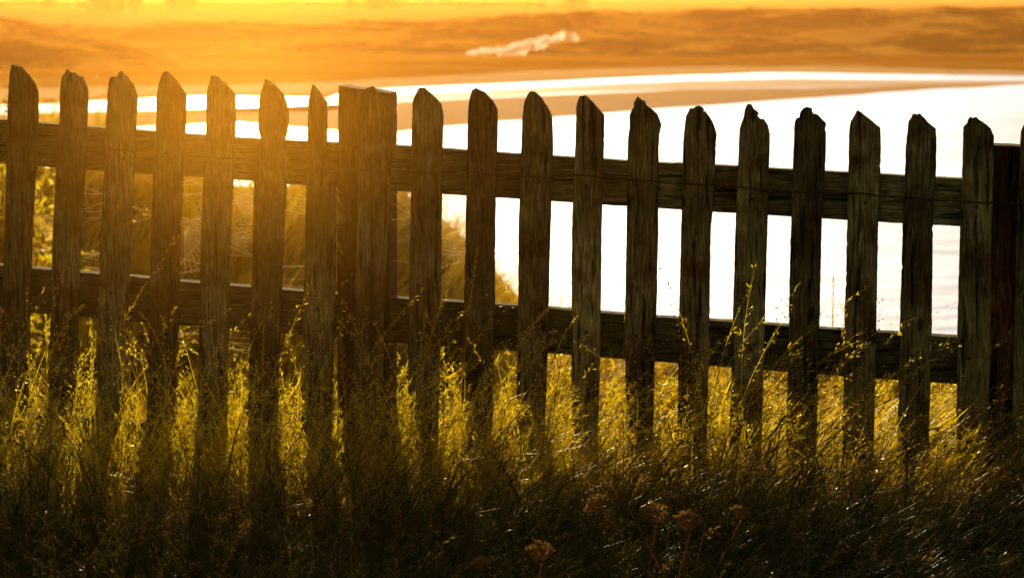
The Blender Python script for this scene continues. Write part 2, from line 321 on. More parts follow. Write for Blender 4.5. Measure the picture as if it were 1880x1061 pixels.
RT = [(0,219),(109,228),(248,238),(378,248),(475,255),(600,260.5),(722,266),(814,272),(913,279.5),(1056,288),(1209,298),(1354,305),(1516,314),(1662,322),(1766,327)]
RB = [(0,299),(104,306.5),(245,317),(374,324.5),(526,336),(626,343.5),(722,349),(857,358),(1011,368),(1151,377),(1308,387.4),(1453,396),(1613,406),(1762,414)]
BT = [(0,485),(98,494),(237,505.5),(370,517.5),(519,530),(615,538),(753,547),(907,556),(1048,567),(1205,580),(1344,588),(1505,601),(1652,610),(1756,617)]
BB = [(0,567),(141,578),(327,595),(460,605.5),(616,617),(810,633),(1011,646),(1144,656.6),(1302,668.5),(1444,680),(1609,692),(1752,702)]
KT = [(0,752),(231,771),(417,787),(512,796),(609,805)]
def rail(name, T, B, off, thick, x0, x1, seed, split=None):
    xs = list(np.arange(x0, x1, 38.0)) + [x1]
    top = [(x, interp(T, x)) for x in xs]; bot = [(x, interp(B, x)) for x in reversed(xs)]
    return board(name, bot[::-1] + top[::-1], M['rail'], fence, off, thick, jag=0.0011, step=0.014, seed=seed)
RO = TH/2 + 0.0225 + 0.001
for seed, (T, B) in ((51, (RT, RB)), (52, (BT, BB))):
    rail('rail', T, B, RO, 0.045, -300, 712, seed)
    rail('rail', T, B, RO, 0.045, 713.5, 2200, seed+5)
rail('gravel_board', KT, [(x, y+95) for x, y in KT], RO-0.004, 0.032, -300, 664, 60)
PO = RO + 0.0225 + 0.05 + 0.002
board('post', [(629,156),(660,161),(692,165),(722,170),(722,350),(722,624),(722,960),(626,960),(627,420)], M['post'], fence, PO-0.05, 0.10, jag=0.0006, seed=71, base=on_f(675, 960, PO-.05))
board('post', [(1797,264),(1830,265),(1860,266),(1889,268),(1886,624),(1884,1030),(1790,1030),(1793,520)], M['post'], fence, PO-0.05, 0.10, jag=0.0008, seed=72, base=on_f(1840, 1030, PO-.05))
nail_me = None
def make_nail():
    bm = bmesh.new()
    bmesh.ops.create_cone(bm, cap_ends=True, segments=10, radius1=0.0048, radius2=0.0036, depth=0.0022)
    bmesh.ops.rotate(bm, verts=bm.verts, matrix=Matrix.Rotation(rad(90), 3, 'X'))
    me = bpy.data.meshes.new('nail'); bm.to_mesh(me); bm.free(); me.materials.append(M['nail']); return me
nail_me = make_nail()
PICK = []
for i, (edges, head) in enumerate(pickets):
    (y1, l1, r1), (y2, l2, r2) = edges[-2], edges[-1]
    k = (950-y2)/(y2-y1)
    edges = edges + [(950, l2+(l2-l1)*k*0.6, r2+(r2-r1)*k*0.6)]
    left = [(a, py) for py, a, b in reversed(edges)]; right = [(b, py) for py, a, b in edges]
    cx = (edges[-1][1]+edges[-1][2])/2
    o = board('picket', left + head + right, M['pale'] if i in (6, 9, 13, 16) else M['picket'], fence, 0.0, TH, jag=0.0012, step=0.008, seed=i+1, base=on_f(cx, 950, 0.0))
    PICK.append(o)
    cxm = (edges[0][1]+edges[0][2])/2
    inv = WORLD[o.name].inverted()
    for (T, B, f) in ((RT, RB, 0.62), (BT, BB, 0.42)):
        for dx in ((random.uniform(-14, -6), random.uniform(6, 14)) if random.random() < 0.35 else (random.uniform(-8, 8),)):
            yy = interp(T, cxm)*(1-f) + interp(B, cxm)*f + random.uniform(-6, 6)
            lo = interp([(py, (a+b)/2) for py, a, b in edges], yy)
            p = inv @ on_f(lo+dx, yy, 0.0); p.y = -TH/2-0.0019
            nn = bpy.data.objects.new('nail', nail_me); COL.objects.link(nn); nn.parent = o; nn.location = p
# the wire twisted along the top rail, wrapping each picket
WP = [(-300,245),(0,262),(100,270),(200,272),(300,283),(380,290),(430,291),(480,297),(560,308),(660,312),(700,310),(740,308),(770,318),(850,312),(900,321),(1000,327),(1050,322),(1150,330),(1230,335),(1350,342),(1400,350),(1500,352),(1600,357),(1700,366),(1800,372),(1900,374),(2200,390)]
tb = Tubes(); pts1 = []; pts2 = []
x = -300
while x <= 2200:
    y = interp(WP, x) + 3.0*noise.noise(Vector((x*0.02, 1, 2)))
    p = on_f(x, y, -TH/2-0.0042)
    a = x*0.16
    pts1.append(p + Vector((0, math.cos(a), math.sin(a)))*0.0013)
    pts2.append(p - Vector((0, math.cos(a), math.sin(a)))*0.0013); x += 6
tb.tube(pts1, 0.0011, 5); tb.tube(pts2, 0.0011, 5)
link('wire', tb.mesh('wire', fence.location), M['wire'], fence)

# ------------------------------------------------------------------ terrain near the fence
CREST = [(-900,225),(-100,235),(0,240),(100,250),(200,268),(300,292),(345,318),(400,340),(440,346),(480,342),(560,330),(640,332),(700,342),(740,356),(780,380),(820,425),(860,452),(900,492),(950,552),(1000,602),(1050,640),(1120,658),(1200,667),(1300,675),(1400,682),(1600,694),(1800,706),(2300,735)]
YC = 28.0
CR = []
for px, py in CREST:
    p = on_y(px, py, YC); CR.append((p.x, p.z))
def sstep(a, b, x):
    t = min(1, max(0, (x-a)/(b-a))); return t*t*(3-2*t)
def H(x, y):
    n1 = noise.noise(Vector((x*0.9, y*0.9, 0)))*0.035 + noise.noise(Vector((x*3, y*3, 4)))*0.012
    if y <= 6.5: return n1 - 0.01
    z = -0.01 - (min(y, 11)-6.5)*0.19 + n1*0.0
    if y > 11: z = -0.865 - 3.2*sstep(11, 19.5, y)
    if y > 17:
        c = interp(CR, x)
        c -= max(0, YC-y)*0.10
        c += noise.noise(Vector((x*0.8, 3.3, 1)))*0.12
        hump = 0.42*math.exp(-((y-21.5)/1.3)**2)*(1-sstep(-2.0, 1.5, x)*0.8)
        z = z*(1-sstep(16.5, 25.5, y)) + min(c, 0.5)*sstep(16.5, 25.5, y) + hump
    if y > YC:
        z = z*(1-sstep(YC, 55, y)) - 14.6*sstep(YC, 55, y)
    z += n1 + noise.noise(Vector((x*0.35, y*0.35, 9)))*0.12*sstep(8, 14, y)*(1-sstep(24, 28, y)*0.6)
    return z
def terrain():
    ys = np.concatenate([np.arange(-3, 9, 0.15), np.arange(9, 30, 0.35), np.arange(30, 60, 1.5)])
    nu = 90; V = []; Fq = []
    for y in ys:
        w = 3.5 + max(0, y)*0.62
        for j in range(nu+1):
            x = -w + 2*w*j/nu; V.append((x, y, H(x, y)))
    for i in range(len(ys)-1):
        for j in range(nu):
            a = i*(nu+1)+j; Fq.append((a, a+1, a+nu+2, a+nu+1))
    return V, Fq
V, Fq = terrain()
g = link('ground', mesh_np('ground', V, Fq, smooth=True), M['cliff']); setp(g, 'grassy dune bank falling away behind the fence', kind='structure')

# ------------------------------------------------------------------ sea, beach, dunes, far land
SEA = -14.0
def sheet(name, poly, z, m, label):
    bm = bmesh.new(); vs = [bm.verts.new((x, y, z)) for x, y in poly]; bm.faces.new(vs)
    bmesh.ops.triangulate(bm, faces=bm.faces); me = bpy.data.meshes.new(name)
    bmesh.ops.recalc_face_normals(bm, faces=bm.faces)
    for f in bm.faces:
        if f.normal.z < 0: f.normal_flip()
    bm.to_mesh(me); bm.free(); o = link(name, me, m); setp(o, label, kind='structure'); return o
sheet('sea', [(-3000, 30), (3000, 30), (3000, 9000), (-3000, 9000)], SEA, M['sea'], 'bright shallow sea glittering against the light')
def shore(pts, amp=1.0, sub=14):
    out = []
    for (a, b) in zip(pts, pts[1:]):
        for j in range(sub):
            f = j/sub; px = a[0]+(b[0]-a[0])*f; py = a[1]+(b[1]-a[1])*f
            py += amp*noise.noise(Vector((px*0.012, py*0.1, amp)))*2.0
            p = on_z(px, py, SEA); out.append((p.x, p.y))
    p = on_z(*pts[-1], SEA); out.append((p.x, p.y)); return out
up = shore([(-700,196),(-200,196),(100,192),(160,186),(330,178),(600,180),(640,170),(720,163),(860,156),(1000,150),(1200,141),(1400,134),(1600,136),(1880,139),(2500,140)], 0.6)
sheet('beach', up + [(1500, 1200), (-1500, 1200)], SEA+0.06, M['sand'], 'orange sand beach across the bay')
bar = shore([(-700,246),(-100,240),(150,238),(300,232),(430,226),(600,240),(720,243),(900,226),(1050,214),(1240,198),(1400,187),(1600,172),(1700,165),(1880,156),(2400,146)], 0.8)
bar2 = shore([(2400,145),(1880,153),(1600,160),(1240,166),(1000,176),(860,182),(720,188),(600,205),(430,208),(300,206),(150,206),(-100,212),(-700,214)], 0.6)
sheet('wet_sandbar', bar + bar2, SEA+0.05, M['wetsand'], 'gleaming wet sandbar between the channel and the sea')
M['film'] = wet_material('thin_water_over_sand', (0.5, 0.3, 0.12), 0.7, 0.15, 0.3, (0.12, 1, 1), 0.2, [(0.35, (0.6, 0.36, 0.16)), (0.65, (0.85, 0.62, 0.36))])
nt = M['film'].node_tree; pb = nt.nodes['Principled BSDF']; df = nt.nodes.new('ShaderNodeBsdfDiffuse'); mx = nt.nodes.new('ShaderNodeMixShader'); mx.inputs[0].default_value = 0.55
L(nt, pb.inputs['Base Color'].links[0].from_socket, df.inputs[0]); L(nt, df.outputs[0], mx.inputs[1]); L(nt, pb.outputs[0], mx.inputs[2]); L(nt, mx.outputs[0], nt.nodes['Material Output'].inputs[0])
film = shore([(560,182),(860,168),(1050,158),(1240,150),(1450,145),(1700,148),(1900,149),(2400,147)], 0.7) + shore([(2400,151),(1900,154),(1700,157),(1450,161),(1240,165),(1050,170),(860,180),(560,192)], 0.5)
sheet('shallow_water', film, SEA+0.03, M['film'], 'thin film of water draining over the sand beside the channel')
flat = shore([(640,167),(1000,149),(1400,133),(1880,138),(2500,139)], 0.3)
flat2 = shore([(2500,131),(1880,132),(1500,122),(1200,124),(900,135),(640,150),(400,158),(-300,168),(-700,185),(-200,190),(160,180),(330,174),(600,174)], 1.2)
sheet('wet_sand', flat + flat2, SEA+0.09, M['wetsand'], 'damp sand at the edge of the far beach')

def heightfield(name, x0, x1, y0, y1, nx, ny, fn, m, label, taper=0.9):
    V = []; Fq = []
    for i in range(ny+1):
        y = y0+(y1-y0)*i/ny
        for j in range(nx+1):
            x = x0+(x1-x0)*j/nx; V.append((x, y, fn(x, y, i/ny)))
    for i in range(ny):
        for j in range(nx):
            a = i*(nx+1)+j; Fq.append((a, a+1, a+nx+2, a+nx+1))
    o = link(name, mesh_np(name, V, Fq, smooth=True), m); setp(o, label, kind='structure'); return o
def fb(x, y, s, o=4, seed=0):
    return noise.fractal(Vector((x*s, y*s, seed)), 0.9, 2.1, o)
# crest of the dunes (px -> py) and where their foot meets the sand
DC = [(-300,30),(0,33),(60,46),(150,52),(300,44),(420,42),(520,46),(640,40),(760,42),(880,34),(960,28),(1060,20),(1150,24),(1300,20),(1440,16),(1560,20),(1700,17),(1880,12),(2300,8)]
YD = 640.0
DCW = [(on_y(a, b, YD).x, on_y(a, b, YD).z) for a, b in DC]
def dune(x, y, t):
    y0 = 505 + 45*noise.noise(Vector((x*0.006, 0, 2)))
    s = sstep(y0, YD, y)*(1-sstep(YD+10, YD+75, y)*0.75)
    c = interp(DCW, x) - SEA
    spur = 0.5+0.5*math.sin((x*0.9 + (y-500)*0.9)*0.05 + 2.5*fb(x, y, 0.006, 2, 3))
    z = c*s*(0.5+0.6*spur if y < YD-25 else 1.0) + fb(x, y, 0.05, 4, 7)*0.9*s + abs(fb(x, y, 0.15, 3, 5))*0.7*s
    return SEA - 0.3 + z
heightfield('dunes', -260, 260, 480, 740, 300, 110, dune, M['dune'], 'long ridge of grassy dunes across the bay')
def ldune(x, y, t):
    ax = -88 - (y-430)*0.05
    s = sstep(420, 470, y)*(1-sstep(480, 530, y))*(1-sstep(ax-2, ax+34, x))
    return SEA - 0.4 + s*(5.2 + fb(x, y, 0.04, 4, 1)*1.6) + abs(fb(x, y, 0.15, 3, 5))*0.6*s
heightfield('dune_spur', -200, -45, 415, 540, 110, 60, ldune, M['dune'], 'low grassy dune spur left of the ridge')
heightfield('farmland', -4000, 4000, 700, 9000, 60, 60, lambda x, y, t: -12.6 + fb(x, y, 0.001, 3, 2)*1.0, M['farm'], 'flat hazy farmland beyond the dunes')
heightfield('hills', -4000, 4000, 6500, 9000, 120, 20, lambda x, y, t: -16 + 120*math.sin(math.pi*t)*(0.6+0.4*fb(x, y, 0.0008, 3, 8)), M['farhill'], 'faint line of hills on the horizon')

# far trees and hedges: each clump a crown of many small leaf faces on a trunk
def far_tree(x, y, z, w, h, label, group, n=500):
    o = empty('tree', (x, y, z)); setp(o, label, 'tree', group)
    t = Tubes(); t.tube([(0, 0, 0), (0, 0, h*.3), (w*.03, 0, h*.6)], [h*.05, h*.04, h*.02], 6); link('trunk', t.mesh('trunk'), M['bark'], o)
    c = Tubes()
    lobes = [(random.gauss(0, w*.24), random.gauss(0, w*.2), h*random.uniform(.35, .75), random.uniform(.16, .3)*w) for _ in range(8)]
    for _ in range(n):
        lx, ly, lz, lr = random.choice(lobes); v = Vector((random.gauss(0, 1), random.gauss(0, 1), random.gauss(0, .8))).normalized()*lr*random.uniform(.5, 1)
        c.leaf(Vector((lx, ly, lz)) + v*Vector((1, 1, .8)).length*0.6, (random.gauss(0, 1), random.gauss(0, 1), random.gauss(0, 1)), w*.09, w*.06, random.random())
    link('crown', c.mesh('crown'), M['hedge'], o); return o
FT_SPOTS = [(205, 27, 1150, 26, 9, 'broad dark tree clump left on the plain beyond the dunes'), (335, 28, 1250, 17, 8, 'smaller rounded tree just right of the broad clump on the plain'),
            (700, 33, 1250, 26, 7, 'low tree clump behind the middle of the dune ridge'), (1060, 18, 1300, 15, 6, 'small tree above the ridge behind the smoke'), (90, 26, 1300, 14, 5, 'low bushy tree at the far left of the plain')]
for px, py, y, w, h, lab in FT_SPOTS:
    p = on_y(px, py, y); far_tree(p.x, y, -12.4, w, h*0.9, lab, 'far trees on the plain')
hb = Tubes()
for _ in range(5000):
    px = random.uniform(-100, 1000); p = on_y(px, 25, 1400)
    hb.leaf((p.x, 1400+random.gauss(0, 4), -12.6+random.random()**1.5*4.0*(0.6+0.5*noise.noise(Vector((px*.01, 0, 0))))), (random.gauss(0, 1), 0, random.gauss(0, .4)), 3.2, 1.6, random.random())
hh = link('hedgerow', hb.mesh('hedgerow'), M['hedge']); setp(hh, 'dark hedgerow line across the hazy plain', 'hedge')
# white cottage on the plain
def cottage(px, py, y, w, h, lab):
    p = on_y(px, py, y); o = empty('cottage', (p.x, y, -12.5)); setp(o, lab, 'house', 'white cottages on the plain')
    bm = bmesh.new(); bmesh.ops.create_cube(bm, size=1)
    for v in bm.verts: v.co = Vector((v.co.x*w, v.co.y*w*.5, (v.co.z+.5)*h))
    me = bpy.data.meshes.new('wall'); bm.to_mesh(me); bm.free(); link('wall', me, M['hut'], o)
    a = w/2+.3; b = w*.25+.3; r = h+w*.22
    me = bpy.data.meshes.new('roof'); me.from_pydata([(-a, -b, h), (a, -b, h), (a, b, h), (-a, b, h), (-a, 0, r), (a, 0, r)], [], [(0, 1, 5, 4), (2, 3, 4, 5), (0, 4, 3), (1, 2, 5), (3, 2, 1, 0)])
    link('roof', me, M['roof'], o)
    t = Tubes(); t.tube([(w*.35, 0, r-.8), (w*.35, 0, r+1.0)], .45, 4); link('chimney', t.mesh('chimney'), M['hut'], o)
cottage(793, 24, 1500, 11, 5, 'white cottage beyond the middle of the dune ridge')
cottage(1000, 14, 1700, 12, 5, 'white cottage right of the middle, farther off on the plain')

# burst of bright spray / smoke on the far beach
sp = Tubes()
for cx_, cy_, sx_, sy_, n_ in ((878, 97, 10, 1.2, 60), (905, 93, 14, 2.5, 110), (935, 93, 10, 4, 160), (955, 89, 13, 6, 240), (978, 81, 12, 6, 200), (1002, 74, 9, 4, 150), (1030, 70, 16, 6, 60)):
    for _ in range(n_//3):
        g_ = random.gauss(0, 1); p = on_y(cx_ + g_*sx_*.9, cy_ - g_*sy_*.3 + random.gauss(0, 1)*sy_*.75, 500 + random.gauss(0, 1))
        sp.leaf(p, (random.gauss(.6, .5), random.gauss(0, .2), random.gauss(.6, .5)), random.uniform(.5, 2.0), random.uniform(.3, .9), random.random())
o = link('spray', sp.mesh('spray'), M['spray']); setp(o, 'small burst of white glinting spray low against the far beach', 'spray', kind='stuff')

# driftwood pieces and a tiny walker on the far right sand
def walker(px, py, lab):
    p = on_z(px, py, SEA); o = empty('person', (p.x, p.y, SEA+.1)); setp(o, lab, 'person')
    me = bpy.data.meshes.new('body')
    vs = [(0, 0, .92), (0, 0, 1.15), (0, 0, 1.42), (0, 0, 1.52), (0, .02, 1.68), (-.1, 0, .9), (-.12, .05, .5), (-.14, .12, .06), (.1, 0, .9), (.12, -.05, .5), (.14, -.15, .06), (-.19, 0, 1.42), (-.25, .04, 1.12), (-.24, -.04, .86), (.19, 0, 1.42), (.25, -.04, 1.12), (.24, .06, .86), (-.14, -.02, .03), (.14, -.28, .03)]
    es = [(0, 1), (1, 2), (2, 3), (3, 4), (0, 5), (5, 6), (6, 7), (0, 8), (8, 9), (9, 10), (2, 11), (11, 12), (12, 13), (2, 14), (14, 15), (15, 16), (7, 17), (10, 18)]
    me.from_pydata(vs, es, []); b = link('body', me, M['bark'], o)
    md = b.modifiers.new('skin', 'SKIN'); rs = [.15, .15, .15, .06, .11, .1, .07, .05, .1, .07, .05, .06, .045, .035, .06, .045, .035, .04, .04]
    for v, r in zip(me.skin_vertices[0].data, rs): v.radius = (r, r)
    me.skin_vertices[0].data[0].use_root = True
    b.modifiers.new('sub', 'SUBSURF').levels = 1
walker(1742, 113, 'tiny dark figure walking on the far sand at the right')

# ------------------------------------------------------------------ grass
def ribbons(base, up, bend, length, width, nseg, rnd, ang, power=1.6):
    n = len(base); t = np.linspace(0, 1, nseg+1)[None, :, None]
    P = base[:, None, :] + up[:, None, :]*(length[:, None, None]*t) + bend[:, None, :]*(length[:, None, None]*t**2)
    sd = np.stack([np.cos(ang), np.sin(ang), np.zeros(n)], 1)[:, None, :]
    w = width[:, None, None]*(1-t**power*0.96)*0.5*(0.55+0.45*np.minimum(1, t*5))
    A = P - sd*w; B = P + sd*w
    V = np.stack([A, B], 2).reshape(-1, 3)
    k = 2*(nseg+1); b = (np.arange(n)*k)[:, None]; s = (np.arange(nseg)*2)[None, :]
    a = (b+s).ravel(); Fq = np.stack([a, a+1, a+3, a+2], 1)
    return V, Fq, np.repeat(rnd, k), P
def Hv(x, y):
    return np.array([H(float(a), float(b)) for a, b in zip(x, y)])
def norm(v): return v/np.linalg.norm(v, axis=1, keepdims=True)
def cone_spots(n, y0, y1, margin=0.35, clump=True):
    y = y0 + (y1-y0)*rng.random(n)**0.9; x = (rng.random(n)*2-1)*(0.2118*y+margin)
    if clump:
        keep = np.array([noise.noise(Vector((a*2.3, b*2.3, 5))) for a, b in zip(x, y)]) + rng.normal(0, .35, n) > -0.25
        x, y = x[keep], y[keep]
    return x, y
def join(parts):
    V = []; Fq = []; R = []; o = 0
    for v, f, r in parts:
        V.append(v); Fq.append(f+o); R.append(r); o += len(v)
    return np.concatenate(V), np.concatenate(Fq), np.concatenate(R)
def spikelets(P, rnd, per, l0, w0, t0=0.62, spread=0.02, droop=0.3, nb=None):
    """P (n,k,3) stem curves -> husk quads round the last part of each stem"""
    n, k, _ = P.shape; idx = np.repeat(np.arange(n), per); m = len(idx)
    t = t0 + (1-t0)*rng.random(m); f = t*(k-1); i = np.minimum(f.astype(int), k-2); fr = (f-i)[:, None]
    a = P[idx, i]; b = P[idx, i+1]; c = a*(1-fr)+b*fr; ax = norm(b-a)
    env = (1.05-np.abs(t-(t0+1)/2)/(1-t0)*1.1)[:, None]
    outv = rng.normal(0, 1, (m, 3)); outv -= ax*np.sum(outv*ax, 1, keepdims=True); outv = norm(outv)
    c = c + outv*spread*env*rng.random((m, 1)) - np.array([[0, 0, 1]])*droop*spread*rng.random((m, 1))
    d = norm(ax*0.9 + outv*0.55 - np.array([[0, 0, droop]]) + rng.normal(0, .15, (m, 3)))
    s = np.cross(d, rng.normal(0, 1, (m, 3))); s = norm(s)
    nn = np.cross(d, s)
    ln = (l0*rng.uniform(.6, 1.3, m))[:, None]; wd = (w0*rng.uniform(.6, 1.3, m))[:, None]
    V = np.stack([c-d*ln*.5, c+s*wd*.5+nn*wd*.3, c+d*ln*.5, c-s*wd*.5+nn*wd*.3], 1).reshape(-1, 3)
    q = np.arange(m)*4; return V, np.stack([q, q+1, q+2, q+3], 1), np.repeat(np.clip(rnd[idx]+rng.normal(0, .15, m), 0, 1), 4)

def tuft_spots(n_tuft, per, y0, y1, sig, margin=0.30):
    ty = y0+(y1-y0)*rng.random(n_tuft); tx = (rng.random(n_tuft)*2-1)*(0.2118*ty+margin)
    th = np.clip(rng.normal(1, .22, n_tuft), .5, 1.6); tl = rng.normal(0, .22, n_tuft)
    i = np.repeat(np.arange(n_tuft), per); i = i[rng.random(len(i)) < .8]
    return tx[i]+rng.normal(0, sig, len(i)), ty[i]+rng.normal(0, sig, len(i)), th[i], tl[i]
def sward(name, label, leafs, stems, y0, y1, hl, hs, lean, seed_per, ramp_y=None, gm='grass', sm='seed'):
    """leafs/stems: (number of tufts, blades in each)"""
    def hf(y): return 1.0 if ramp_y is None else ramp_y[2] + (1-ramp_y[2])*np.clip((y-ramp_y[0])/(ramp_y[1]-ramp_y[0]), 0, 1)
    x, y, th, tl = tuft_spots(*leafs, y0, y1, .028); n = len(x); z = Hv(x, y)-0.01
    lx = lean*np.clip(0.3+x*0.35, -0.3, .75) + tl
    up = norm(np.stack([lx*0.6+rng.normal(0, .22, n), rng.normal(0, .2, n), np.ones(n)], 1))
    bend = np.stack([lx*0.6+rng.normal(0, .35, n), rng.normal(0, .22, n), -rng.uniform(0.02, .5, n)], 1)
    ln = hl*rng.uniform(.35, 1.25, n)*th*hf(y); wd = rng.uniform(.0022, .0055, n)*np.where(rng.random(n) < .22, 2.2, 1)
    parts = [ribbons(np.stack([x, y, z], 1), up, bend, ln, wd, 7, np.clip(rng.beta(2, 3, n), 0, 1), rng.uniform(0, math.pi, n))[:3]]
    x, y, th, tl = tuft_spots(*stems, y0, y1, .05); n = len(x); z = Hv(x, y)-0.01
    lx = lean*np.clip(0.35+x*0.4, -0.35, .85) + tl
    up = norm(np.stack([lx*0.6+rng.normal(0, .16, n), rng.normal(0, .15, n), np.ones(n)], 1))
    bend = np.stack([lx*0.7+rng.normal(0, .25, n), rng.normal(0, .2, n), -rng.uniform(0.0, .45, n)], 1)
    ln = hs*rng.uniform(.55, 1.3, n)*th*hf(y)
    r = np.clip(rng.beta(3, 2.2, n), 0, 1)
    v, f, rr, P = ribbons(np.stack([x, y, z], 1), up, bend, ln, rng.uniform(.0012, .002, n), 8, r, rng.uniform(-.6, .6, n), 3)
    parts.append((v, f, rr))
    V, Fq, Rr = join(parts)
    o = link(name, mesh_np(name, V, Fq, Rr), M[gm]); setp(o, label, 'grass', kind='stuff')
    V, Fq, Rr = spikelets(P, r, seed_per, 0.0115, 0.0034, 0.58, 0.015, 0.25)
    o2 = link('seed_heads', mesh_np('seed_heads', V, Fq, Rr), M[sm], o); o2['kind'] = 'stuff'
    return o
sward('grass', 'tangled grass coloured dark to stand for shade, with seed heads in the near foreground', (620, 26), (420, 6), 3.9, 5.72, 0.32, 0.46, .95, 26, (4.6, 5.6, .34), 'shade_painted_grass', 'shade_painted_seed')
sward('grass', 'golden tufts of long grass with seed heads against the front of the fence', (150, 22), (140, 5), 5.68, 6.12, 0.33, 0.48, .8, 30)
sward('grass', 'dense grass growing through the foot of the fence', (190, 26), (60, 5), 5.95, 6.45, 0.27, 0.40, .6, 20)
sward('grass', 'backlit golden meadow grass just behind the fence', (150, 24), (120, 5), 6.35, 6.95, 0.25, 0.38, .7, 22)
sward('grass', 'lower grass on the lip of the bank behind the fence', (220, 20), (50, 5), 6.9, 8.6, 0.11, 0.16, .7, 20, None, 'shade_painted_grass')

# dune grass on the bank behind
def marram():
    n = 12000
    y = rng.uniform(8.6, 30, n); x = rng.uniform(-1, 1, n)*(0.25*y+1.5); h = np.where(y < 14, .16, .22)
    nt_ = 800; ty = np.where(rng.random(nt_) < .6, rng.uniform(23.5, 28.5, nt_), rng.uniform(18, 24, nt_)); tx = rng.uniform(-8.5, 8.5, nt_)
    i = np.repeat(np.arange(nt_), 46); th = rng.uniform(.45, 1.15, nt_)
    x = np.concatenate([x, tx[i]+rng.normal(0, .10, len(i))]); y = np.concatenate([y, ty[i]+rng.normal(0, .10, len(i))])
    h = np.concatenate([h, th[i]*np.where(tx[i] < 1, 1, .55)]); n = len(x)
    z = Hv(x, y)-.03
    up = norm(np.stack([rng.normal(.2, .3, n), rng.normal(0, .3, n), np.ones(n)], 1)); bend = np.stack([rng.normal(.3, .3, n), rng.normal(0, .3, n), -rng.uniform(.1, .5, n)], 1)
    ln = h*rng.uniform(.5, 1.2, n); wd = np.where(y < 14, .005, .012)*rng.uniform(.6, 1.4, n)
    v, f, r, P = ribbons(np.stack([x, y, z], 1), up, bend, ln, wd, 4, rng.beta(2, 1.6, n), rng.uniform(0, math.pi, n))
    o = link('dune_grass', mesh_np('dune_grass', v, f, r), M['marram']); setp(o, 'rough golden dune grass covering the bank below the fence', 'grass', kind='stuff')
marram()

# single grass stalks one can pick out against the boards: (base px,py) (tip px,py), distance in front of the fence, look
def stalk(bx, by, tx, ty, off, curve, kind, lab, head=0.3, size=1.0):
    b = on_f(bx, by, off); b2 = on_f(bx + (bx-tx)*.15, by+90, off); gz = -0.01
    t = on_f(tx, ty, off)
    if b.z > gz:
        d = (b - t); b = b + Vector((d.x*0.15, 0, -(b.z-gz)))
    o = empty('grass_stalk', b); setp(o, lab, 'grass stalk', 'tall grass stalks by the fence')
    T = t-b; pts = []; k = 14
    for i in range(k+1):
        f = i/k; p = Vector((T.x*f**(1+curve*.6), T.y*f, T.z*(f if curve < .01 else 1-(1-f)**(1+curve*.5)))); pts.append(p)
    s = Tubes(); s.tube(pts, [0.0011-(0.0006*i/k) for i in range(k+1)], 5, 0.6); link('stem', s.mesh('stem'), M['grass'], o)
    h = Tubes(); cnt = {'spike': 46, 'plume': 60, 'sparse': 22}[kind]
    wdt = {'spike': .0045, 'plume': .014, 'sparse': .012}[kind]*size
    for i in range(cnt):
        f = 1-head*(1 - i/cnt); q = f*k; j = min(int(q), k-1); p = pts[j].lerp(pts[j+1], q-j); ax = (pts[j+1]-pts[j]).normalized()
        ov = Vector((random.gauss(0, 1), random.gauss(0, 1), random.gauss(0, .6))).normalized()
        env = math.sin(math.pi*min(1, max(.08, i/cnt)))**.6
        c = p + ov*wdt*env*random.uniform(.3, 1)
        h.leaf(c, ax*1.0+ov*.45+Vector((0, 0, -.15 if kind != 'spike' else 0)), random.uniform(.007, .011)*size, random.uniform(.0026, .0042)*size, random.uniform(.3, 1))
        if kind != 'spike': h.tube([p, c], .00035, 3, .6)
    link('seed_head', h.mesh('seed_head'), M['seed'], o)
    if random.random() < .6:
        lf = Tubes(); q = pts[4]; dirn = Vector((random.choice((-1, 1))*.5, 0, .8)).normalized(); prev = None
        base = q.copy(); w = .0035
        vs = []
        for i in range(7):
            f = i/6; c = base + dirn*.12*f + Vector((dirn.x*.05*f*f, 0, -.06*f*f)); ww = w*(1-f**2)+.0002
            vs.append((c-Vector((0, .3, 1))*ww*.5, c+Vector((0, .3, 1))*ww*.5))
        for i in range(6):
            a, b_ = vs[i]; c, d = vs[i+1]; lf.V += [a[:], b_[:], d[:], c[:]]; lf.R += [.3]*4; lf.F.append((lf.n, lf.n+1, lf.n+2, lf.n+3)); lf.n += 4
        link('leaf', lf.mesh('leaf'), M['grass'], o)
